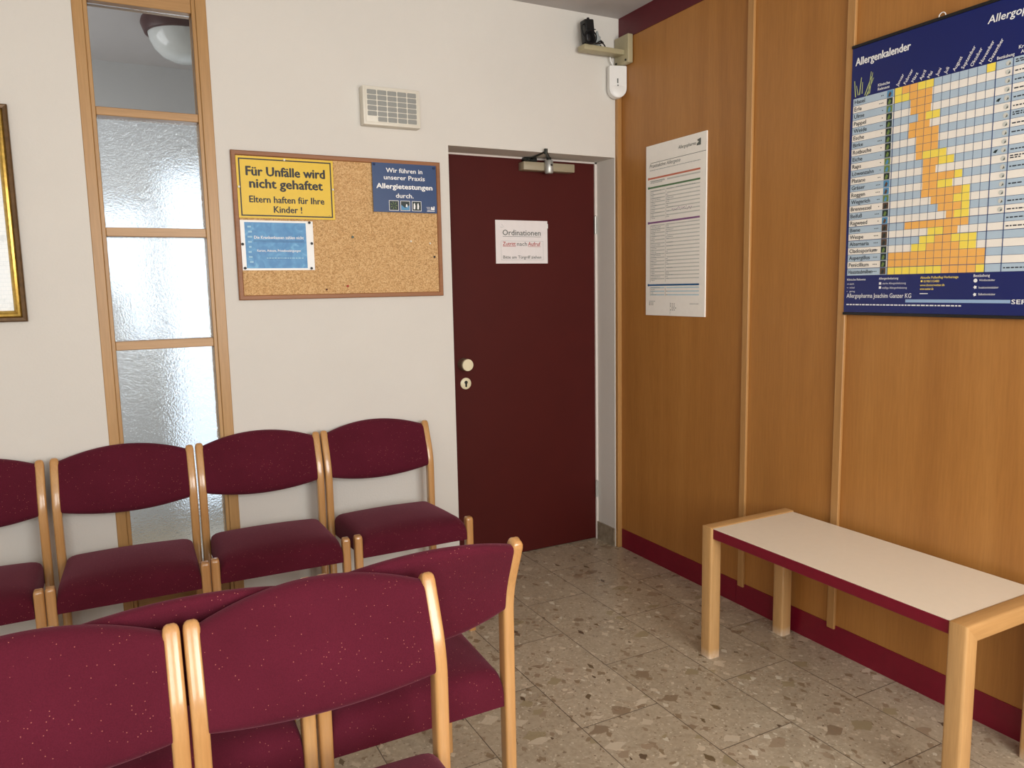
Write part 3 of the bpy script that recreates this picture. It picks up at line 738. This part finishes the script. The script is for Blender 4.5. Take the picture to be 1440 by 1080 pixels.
# ------------------------------------------------------------------ white allergen chart
o, uc, vc, th = sheet('allergen_chart', 0.228, 0.648, 1.246, 2.048, 0.0, 'posterwhite', 'white printed allergen chart between corner and first batten of the wood wall', 'poster', 0.006, right=True)
n = th+0.0006; U = lambda u: u-uc; V = lambda v: v-vc
bm = BM()
text(bm, 'Allergopharma', U(0.462), V(2.000), 0.021, n, 0.118, 'L', 0.004, 0.2)
text(bm, 'Praxisaktive Allergene', U(0.255), V(1.944), 0.024, n, 0.222, 'L', 0.0, 0.25)
poly(bm, [(U(0.585), V(1.995)), (U(0.612), V(1.995)), (U(0.612), V(2.024)), (U(0.589), V(2.020)), (U(0.592), V(2.012)), (U(0.602), V(2.012)), (U(0.586), V(2.002))], n)
quad(bm, U(0.262), U(0.646), V(1.9645), V(1.9665), n)
for k, (x, y) in enumerate(((0.256, 1.303), (0.256, 1.295), (0.415, 1.300), (0.415, 1.290), (0.425, 1.281), (0.415, 1.272))):
    text(bm, '▪▪▪' if False else 'lll', U(x), V(y), 0.006, n, 0.03)
for x in (0.262, 0.376):
    quad(bm, U(x), U(x)+0.0012, V(1.700), V(1.838), n); quad(bm, U(x), U(x)+0.0012, V(1.405), V(1.675), n); quad(bm, U(x), U(x)+0.0012, V(1.338), V(1.382), n)
quad(bm, U(0.412), U(0.413), V(1.252), V(1.310), n)
link('lettering', bm, 'grey_ink', o)
bm = BM(); random.seed(11)
def bands(z0, z1, k, mi):
    st = (z0-z1)/k
    for i in range(k):
        if i % 2 == 0: quad(bm, U(0.385), U(0.610), V(z0-st*(i+0.75)), V(z0-st*(i+0.15)), n-0.0002, mi)
        if i % 2 == 0: quad(bm, U(0.266), U(0.370), V(z0-st*(i+0.75)), V(z0-st*(i+0.15)), n-0.0002, mi)
bands(1.838, 1.702, 16, 0); bands(1.676, 1.408, 32, 0); bands(1.382, 1.340, 5, 1); bands(1.884, 1.862, 2, 0)
link('table_rows', bm, ['band_grey', 'band_blue'], o)
bm = BM()
def scrib(x0, z, wmax, mi=0):
    x = x0; e = x0+wmax
    while x < e:
        q = random.uniform(0.003, 0.010); quad(bm, U(x), U(min(x+q, e)), V(z), V(z+0.003), n+0.0002, mi); x += q+0.0025
for z0, z1, k in ((1.838, 1.702, 16), (1.676, 1.408, 32), (1.382, 1.340, 5)):
    st = (z0-z1)/k
    for i in range(k):
        scrib(0.270, z0-st*(i+0.6), random.choice((0.018, 0.028, 0.04, 0.07)))
        if random.random() < 0.6: scrib(0.381, z0-st*(i+0.6), random.choice((0.012, 0.02, 0.05)))
scrib(0.258, 1.930, 0.354); scrib(0.262, 1.880, 0.10); scrib(0.262, 1.871, 0.09)
for i in range(24): scrib(0.420+0.0058*i, random.uniform(1.726, 1.742), 0.004, 1)
scrib(0.45, 1.844-0.010, 0.13)
scrib(0.256, 1.312, 0.045); scrib(0.55, 1.302, 0.06, 0)
link('small_print', bm, ['light_ink', 'bar_purple'], o)
for z, m in ((1.894, 'bar_red'), (1.851, 'bar_green'), (1.687, 'bar_purple'), (1.391, 'bar_blue')):
    bm = BM(); quad(bm, U(0.252), U(0.611), V(z-0.004), V(z+0.004), n+0.0004); cyl(bm, (U(0.250), V(z), n), (U(0.250), V(z), n+0.0008), 0.006, n=14)
    link('heading_bar', bm, m, o)

# ------------------------------------------------------------------ blue allergen calendar
PU0, PU1 = 1.380, 2.175
o, uc, vc, th = sheet('allergen_calendar', PU0, PU1, 1.275, 2.187, -0.0135, 'deepblue', 'large dark blue allergen calendar poster above the bench', 'poster', 0.0016, right=True)
n = th+0.0005; U = lambda u: u-uc; V = lambda v: v-vc
bm = BM(); box(bm, U(PU0-0.002), U(PU1+0.002), V(2.180), V(2.190), -0.002, 0.005, 0.001, 1); link('hanging_rail', bm, 'black', o)
bm = BM(); box(bm, U(PU0-0.002), U(PU1+0.002), V(1.273), V(1.283), -0.002, 0.005, 0.001, 1); link('hanging_rail', bm, 'black', o)
bm = BM(); tube(bm, [(U(1.697)+0.011*math.cos(a*PI/8), V(2.190)+0.012*math.sin(a*PI/8), 0.001) for a in range(9)], 0.0015, 6); link('hanger', bm, 'white', o)
names = ['Hasel', 'Erle', 'Ulme', 'Pappel', 'Weide', 'Esche', 'Birke', 'Rotbuche', 'Eiche', 'Raps', 'Löwenzahn', 'Platane', 'Gräser', 'Roggen', 'Wegerich', 'Brennessel', 'Beifuß', 'Ragweed', 'Biene', 'Wespe', 'Alternaria', 'Cladosporium', 'Aspergillus', 'Penicillium', 'Hausstaubmilben']
Y, O = 2, 3
cells = [[(0, 1, Y), (1, 3, O), (3, 5, Y), (11, 12, Y)], [(0, 2, Y), (2, 4.85, O)], [(2.15, 4.85, O)], [(2.2, 4.75, O)], [(3.2, 4.2, O), (4.2, 5.9, Y)], [(2.1, 4.7, O)], [(2.05, 5.85, O)],
         [(3.1, 5.85, O)], [(3.1, 5.85, O)], [(3.15, 4, O), (4, 6.9, Y)], [(4.1, 6, O), (6, 7.85, Y)], [(4.1, 5.7, O)], [(4.1, 8, O), (8, 8.9, Y)], [(4.15, 6, O), (6, 7.8, Y)], [(4.05, 8.9, O), (8.9, 9.85, Y)],
         [(5.3, 8, O), (8, 9.85, Y)], [(6.2, 9, O), (9, 9.9, Y)], [(7.25, 8.2, O), (8.2, 9.9, Y)], [(2.1, 9.9, O)], [(5.1, 7, Y), (7, 8.7, O)], [(4.1, 6, Y), (6, 8, O), (8, 10.9, Y)], [(3.1, 5, Y), (5, 9, O), (9, 10.9, Y)],
         [(0, 12, O)], [(0, 12, O)], [(0, 7, Y), (7, 11, O), (11, 12, Y)]]
TZ1, TZ0 = 2.012, 1.411; RH = (TZ1-TZ0)/25
G0, G1, G2, G3 = 1.547, 1.870, 1.918, PU1-0.012
CW = (G1-G0)/12
bm = BM()
for r in range(25):
    z1 = TZ1-r*RH; z0 = z1-RH; mi = r % 2
    quad(bm, U(1.390), U(G3), V(z0), V(z1), n, mi)
    for a, b, k in cells[r]: quad(bm, U(G0+a*CW), U(G0+b*CW), V(z0), V(z1), n+0.0003, k)
link('printed_table', bm, ['cell_blue', 'cell_cream', 'cell_yellow', 'cell_orange'], o)
bm = BM(); nn = n+0.0006
for r in range(1, 25):
    e = 0.0010 if r in (18, 20, 24) else 0.0005
    quad(bm, U(1.390), U(G3), V(TZ1-r*RH-e), V(TZ1-r*RH+e), nn)
for k in range(13): e = 0.0013 if k in (0, 12) else 0.0006; quad(bm, U(G0+k*CW)-e, U(G0+k*CW)+e, V(TZ0), V(TZ1), nn)
quad(bm, U(G2)-0.0013, U(G2)+0.0013, V(TZ0), V(TZ1), nn)
link('grid_lines', bm, 'gridline', o)
bm = BM(); random.seed(5)
for r, s in enumerate(names):
    z = TZ1-(r+1)*RH
    text(bm, s, U(1.396), V(z+0.0062), 0.0190, nn, 0.094 if r == 24 else None, 'L', 0.012)
    for q in range((2, 3, 1, 1, 2, 1, 3, 1, 1, 1, 1, 2, 3, 3, 2, 1, 3, 1, 3, 3, 3, 3, 3, 3, 3)[r]): cyl(bm, (U(1.505-0.006*q), V(z+0.012), n), (U(1.505-0.006*q), V(z+0.012), nn), 0.0017, n=8)
    if r not in (9, 13, 15, 20, 21, 22, 23):
        for li in range(1+(r in (0, 6, 11, 15))*1):
            x = G2+0.006; e = x+random.choice((0.03, 0.06, 0.12, 0.18))
            while x < e:
                q = random.uniform(0.004, 0.012); quad(bm, U(x), U(x+q), V(z+0.009+0.006*li), V(z+0.0125+0.006*li), nn); x += q+0.003
link('lettering', bm, 'rowink', o)
bm = BM()
for r in range(25):
    z = TZ1-(r+1)*RH; mi = (2, 0, 1, 0, 0, 0, 0, 0, 0, 1, 1, 0, 2, 2, 1, 3, 0, 2, 3, 3, 3, 0, 0, 0, 3)[r]
    quad(bm, U(1.520), U(1.541), V(z+0.0015), V(z+RH-0.0015), nn, mi)
    k2 = (mi+1) % 4
    poly(bm, [(U(1.524), V(z+0.004)), (U(1.532), V(z+0.003)), (U(1.536), V(z+0.013)), (U(1.530), V(z+0.019)), (U(1.526), V(z+0.012))], nn+0.0003, k2)
    if r < 18:
        c_, d_ = U(1.905), V(z+0.012)
        poly(bm, [(c_+0.0075*math.cos(a*PI/6), d_+0.0075*math.sin(a*PI/6)) for a in range(12)], nn, 4)
        poly(bm, [(c_-0.001, d_-0.006), (c_+0.006, d_-0.004), (c_+0.004, d_+0.003)], nn+0.0003, 5)
        if r in (4, 10): poly(bm, [(c_-0.030, d_-0.003), (c_-0.022, d_-0.006), (c_-0.015, d_+0.004), (c_-0.024, d_+0.003)], nn, 0)
link('picture_print', bm, ['pic_dark', 'pic_green', 'pic_blue', 'pic_brown', 'band_grey', 'grey_ink'], o)
bm = BM()
text(bm, 'Allergenkalender', U(1.394), V(2.121), 0.0355, n, 0.202, 'L', 0.026)
text(bm, 'Allergopharma', U(1.838), V(2.125), 0.031, n, 0.190, 'L', 0.014, 0.15)
text(bm, 'Klinische', U(1.484), V(2.033), 0.0125, n, 0.043, 'L', 0.014); text(bm, 'Relevanz', U(1.484), V(2.020), 0.0125, n, 0.043, 'L', 0.014)
for k, s in enumerate(('Januar', 'Februar', 'März', 'April', 'Mai', 'Juni', 'Juli', 'August', 'September', 'Oktober', 'November', 'Dezember')):
    text(bm, s, U(G0+(k+0.42)*CW), V(TZ1+0.004), 0.0150, n, None, 'L', 0.01, 0, 1.02)
text(bm, 'Bestäubung', U(G1+0.001), V(TZ1+0.005), 0.0125, n, 0.048, 'L', 0.012)
text(bm, 'Kreuz-', U(G2+0.012), V(TZ1+0.020), 0.0135, n, None, 'L', 0.012); text(bm, 'Allergie', U(G2+0.018), V(TZ1+0.006), 0.0135, n, None, 'L', 0.012)
text(bm, 'Allergopharma Joachim Ganzer KG', U(1.391), V(1.3335), 0.0215, n, 0.247, 'L', 0.006)
text(bm, 'SERVICE', U(1.953), V(1.3165), 0.0185, n, 0.10, 'L', 0.02)
text(bm, 'Klinische Relevanz', U(1.391), V(1.3935), 0.0105, n, 0.074, 'L', 0.012); text(bm, 'stark', U(1.402), V(1.379), 0.009, n); text(bm, 'mittel', U(1.402), V(1.366), 0.009, n); text(bm, 'gering', U(1.402), V(1.353), 0.009, n)
for q, m_ in enumerate((3, 2, 1)):
    for j in range(m_): cyl(bm, (U(1.392+0.003*j), V(1.3815-0.013*q), th), (U(1.392+0.003*j), V(1.3815-0.013*q), n), 0.0011, n=6)
text(bm, 'Allergenbelastung', U(1.517), V(1.395), 0.0105, n, 0.072, 'L', 0.012); text(bm, 'starke Allergenbelastung', U(1.531), V(1.379), 0.009, n, 0.086); text(bm, 'mäßige Allergenbelastung', U(1.531), V(1.364), 0.009, n, 0.090)
text(bm, 'Bestäubung', U(1.839), V(1.397), 0.0115, n, 0.048, 'L', 0.012); text(bm, 'Windbestäuber', U(1.856), V(1.384), 0.009, n, 0.047); text(bm, 'Insektenbestäuber', U(1.856), V(1.362), 0.009, n, 0.058); text(bm, 'Selbstbestäuber', U(1.856), V(1.342), 0.009, n, 0.050)
for z in (1.386, 1.366, 1.344): poly(bm, [(U(1.845)+0.006*math.cos(a*PI/5)*(1 if a % 2 or z > 1.38 else 0.6), V(z)+0.006*math.sin(a*PI/5)*(1 if a % 2 or z > 1.38 else 0.6)) for a in range(10)], n)
x = 1.391; random.seed(9)
while x < 1.80:
    q = random.uniform(0.006, 0.016); quad(bm, U(x), U(x+q), V(1.3075), V(1.3115), n); x += q+0.003
for z in (1.372, 1.358): quad(bm, U(1.518), U(1.5265), V(z+0.006), V(z+0.014), n)
quad(bm, U(1.667), U(1.695), V(1.346), V(1.3485), n)
link('white_lettering', bm, 'txtwhite', o)
bm = BM(); text(bm, 'Aktuelle Pollenflug-Vorhersage', U(1.667), V(1.395), 0.0105, n, 0.125, 'L', 0.014); text(bm, '0190/115480', U(1.679), V(1.383), 0.0105, n, 0.052, 'L', 0.012); text(bm, 'www.donnerwetter.de', U(1.667), V(1.371), 0.0105, n, 0.082, 'L', 0.012); text(bm, 'www.wetter.de', U(1.667), V(1.359), 0.0105, n, 0.046, 'L', 0.012); quad(bm, U(1.669), U(1.675), V(1.384), V(1.390), n)
link('yellow_lettering', bm, 'txtyellow', o)
bm = BM(); quad(bm, U(1.618), U(1.950), V(1.3185), V(1.3285), n); link('light_bar', bm, 'lightbar', o)
bm = BM()
for (a, b, c, d, w_) in ((1.398, 2.018, 1.392, 2.072, 0.004), (1.408, 2.022, 1.400, 2.055, 0.003), (1.413, 2.022, 1.419, 2.078, 0.004), (1.423, 2.024, 1.424, 2.062, 0.003), (1.434, 2.016, 1.458, 2.072, 0.004), (1.440, 2.012, 1.466, 2.066, 0.004), (1.447, 2.016, 1.456, 2.088, 0.003), (1.452, 2.018, 1.462, 2.084, 0.003)):
    poly(bm, [(U(a)-w_/2, V(b)), (U(a)+w_/2, V(b)), (U(c)+w_/3, V(d)), (U(c)-w_/3, V(d))], n)
link('grass_drawing', bm, 'grass_ink', o)

# ------------------------------------------------------------------ corner bracket, adapter, sensor
br = tag(empty('wall_bracket', (0.0, -0.058, 2.525)), 'beige angle bracket on the wood wall in the upper corner', 'bracket')
bm = BM(); box(bm, -0.034, -0.004, -0.062, 0.050, -0.062, 0.072, 0.004, 2); link('mounting_plate', bm, 'greybeige', br, smooth=True)
bm = BM(); box(bm, -0.262, -0.030, -0.030, 0.030, -0.020, 0.004, 0.003, 2); link('arm', bm, 'greybeige', br, smooth=True)
bm = BM()
for p in ((-0.034, -0.045, -0.048), (-0.034, 0.034, -0.048)): cyl(bm, p, (p[0]-0.004, p[1], p[2]), 0.005, n=12)
link('screw', bm, 'dsteel', br)
ad = tag(empty('power_adapter', (-0.222, -0.060, 2.5295)), 'black power adapter with coiled cable lying on the bracket arm', 'adapter')
mt = Matrix.Rotation(-0.10, 4, 'Y')
bm = BM(); box(bm, -0.022, 0.028, -0.024, 0.024, 0.012, 0.116, 0.006, 3, mat=mt); cyl(bm, (0.0, 0, 0.112), (-0.002, 0, 0.128), 0.010, 0.006, 14); box(bm, -0.020, 0.026, -0.026, -0.020, 0.07, 0.073); link('housing', bm, 'black', ad, smooth=True)
bm = BM()
for k in range(5):
    r = 0.022+0.002*k; pts = [(-0.016+0.004*math.sin(k*2)+r*math.cos(a*PI/12), -0.030-0.003*k, 0.0275+r*math.sin(a*PI/12)) for a in range(24)]
    tube(bm, pts, 0.0032, 6, True)
tube(bm, [(-0.034, -0.02, 0.03), (-0.046, -0.022, 0.045), (-0.050, -0.020, 0.065), (-0.044, -0.014, 0.084), (-0.030, -0.010, 0.094), (-0.018, -0.006, 0.098)], 0.0030, 6)
tube(bm, [(0.0, -0.030, 0.010), (0.03, -0.032, 0.006), (0.055, -0.026, 0.012), (0.075, -0.016, 0.020), (0.068, -0.004, 0.034), (0.058, 0.0, 0.020), (0.082, 0.006, 0.006), (0.11, 0.012, 0.005)], 0.0030, 6)
tube(bm, [(0.03, -0.020, 0.008), (0.05, -0.024, 0.022), (0.072, -0.022, 0.012), (0.09, -0.010, 0.006)], 0.0030, 6)
link('cable', bm, 'black', ad, smooth=True)
bm = BM(); box(bm, 0.034, 0.060, -0.012, 0.014, 0.012, 0.056, 0.005, 2, mat=Matrix.Rotation(0.12, 4, 'Y')); cyl(bm, (0.052, 0, 0.050), (0.050, 0, 0.074), 0.009, 0.005, 12); link('plug', bm, 'light_ink', ad, smooth=True)
# motion sensor set across the corner
ms = tag(empty('motion_sensor', (-0.040, -0.036, 2.388), (0, 0, -0.32)), 'white motion sensor with rounded bottom hanging in the corner under the bracket', 'sensor')
bm = BM(); pts = [(-0.040, 0.072), (-0.0435, 0.068)]
for k in range(13):
    a = PI+PI*k/12; pts.append((0.0435*math.cos(a), -0.034+0.0435*math.sin(a)))
pts += [(0.0435, 0.068), (0.040, 0.072)]
fr = [bm.verts.new((x, -0.022, z)) for x, z in pts]; fm = [bm.verts.new((x*1.03, -0.012, z*1.01)) for x, z in pts]; bk = [bm.verts.new((x*1.03, 0.016, z*1.01)) for x, z in pts]
bm.faces.new(fr); bm.faces.new(bk[::-1]); N = len(pts)
for A_, B_ in ((fr, fm), (fm, bk)):
    for i in range(N): bm.faces.new((A_[i], A_[(i+1) % N], B_[(i+1) % N], B_[i]))
link('housing', bm, 'white', ms, smooth=True)
bm = BM(); lens = []
for k in range(9): a = PI+PI*k/8; lens.append((0.036*math.cos(a), -0.036+0.036*math.sin(a)))
for k in range(1, 8): a = PI*k/8; lens.append((0.036*math.cos(a), -0.036+0.018*math.sin(a)))
c = bm.verts.new((0, -0.029, -0.042)); vs = [bm.verts.new((x, -0.0225, z)) for x, z in lens]
for i in range(len(vs)): bm.faces.new((vs[i], vs[(i+1) % len(vs)], c))
link('sensor_lens', bm, 'white', ms, smooth=True)
bm = BM(); box(bm, -0.005, 0.001, -0.0235, -0.0215, -0.010, 0.012); box(bm, -0.004, 0.001, -0.0265, -0.024, -0.024, -0.018); link('indicator', bm, 'grey_ink', ms)
bm = BM(); tube(bm, [(-0.012, 0.004, 0.070), (-0.020, 0.004, 0.085), (-0.030, 0.002, 0.100), (-0.034, 0.0, 0.1165)], 0.003, 8); link('cable', bm, 'white', ms, smooth=True)

# ------------------------------------------------------------------ light
wd = bpy.data.worlds.new('World'); scene.world = wd; wd.use_nodes = True
bg = wd.node_tree.nodes['Background']; bg.inputs[0].default_value = (0.86, 0.93, 1.0, 1); bg.inputs[1].default_value = 1.25
def area(name, loc, rot, sx, sy, power, col):
    l = bpy.data.lights.new(name, 'AREA'); l.shape = 'RECTANGLE'; l.size = sx; l.size_y = sy; l.energy = power; l.color = col
    o = bpy.data.objects.new(name, l); COL.objects.link(o); o.location = loc; o.rotation_euler = rot; return o
for i, (a, b) in enumerate(FW):
    area('window_daylight', ((a+b)/2, YF-0.04, (FZ0+FZ1)/2), (PI/2, 0, 0), b-a-0.1, FZ1-FZ0-0.1, (42, 90)[i], (1.0, 0.985, 0.935))

area('hallway_fill_light', (XL+0.05, 1.0, 1.5), (0, -PI/2, 0), 1.6, 1.2, 34, (0.98, 0.98, 1.0))  # added fill lamp to brighten the hallway; no window stands at this end

# ------------------------------------------------------------------ camera
f, yaw, pitch, roll = 1067.056, 0.48227768, 0.12604109, -0.01927226
fw = Vector((math.sin(yaw)*math.cos(pitch), math.cos(yaw)*math.cos(pitch), -math.sin(pitch)))
r0 = Vector((math.cos(yaw), -math.sin(yaw), 0)); u0 = r0.cross(fw)
r = r0*math.cos(roll)+u0*math.sin(roll); u = -r0*math.sin(roll)+u0*math.cos(roll)
cam = bpy.data.cameras.new('camera'); co = bpy.data.objects.new('camera', cam); COL.objects.link(co)
cam.sensor_width = 36; cam.lens = 36*f/1440; cam.clip_start = 0.05
co.matrix_world = Matrix(((r.x, u.x, -fw.x, -2.3335), (r.y, u.y, -fw.y, -3.2402), (r.z, u.z, -fw.z, 1.3910), (0, 0, 0, 1)))
scene.camera = co
scene.view_settings.view_transform = 'Standard'; scene.view_settings.look = 'None'; scene.view_settings.exposure = 0.0
scene.cycles.use_denoising = True
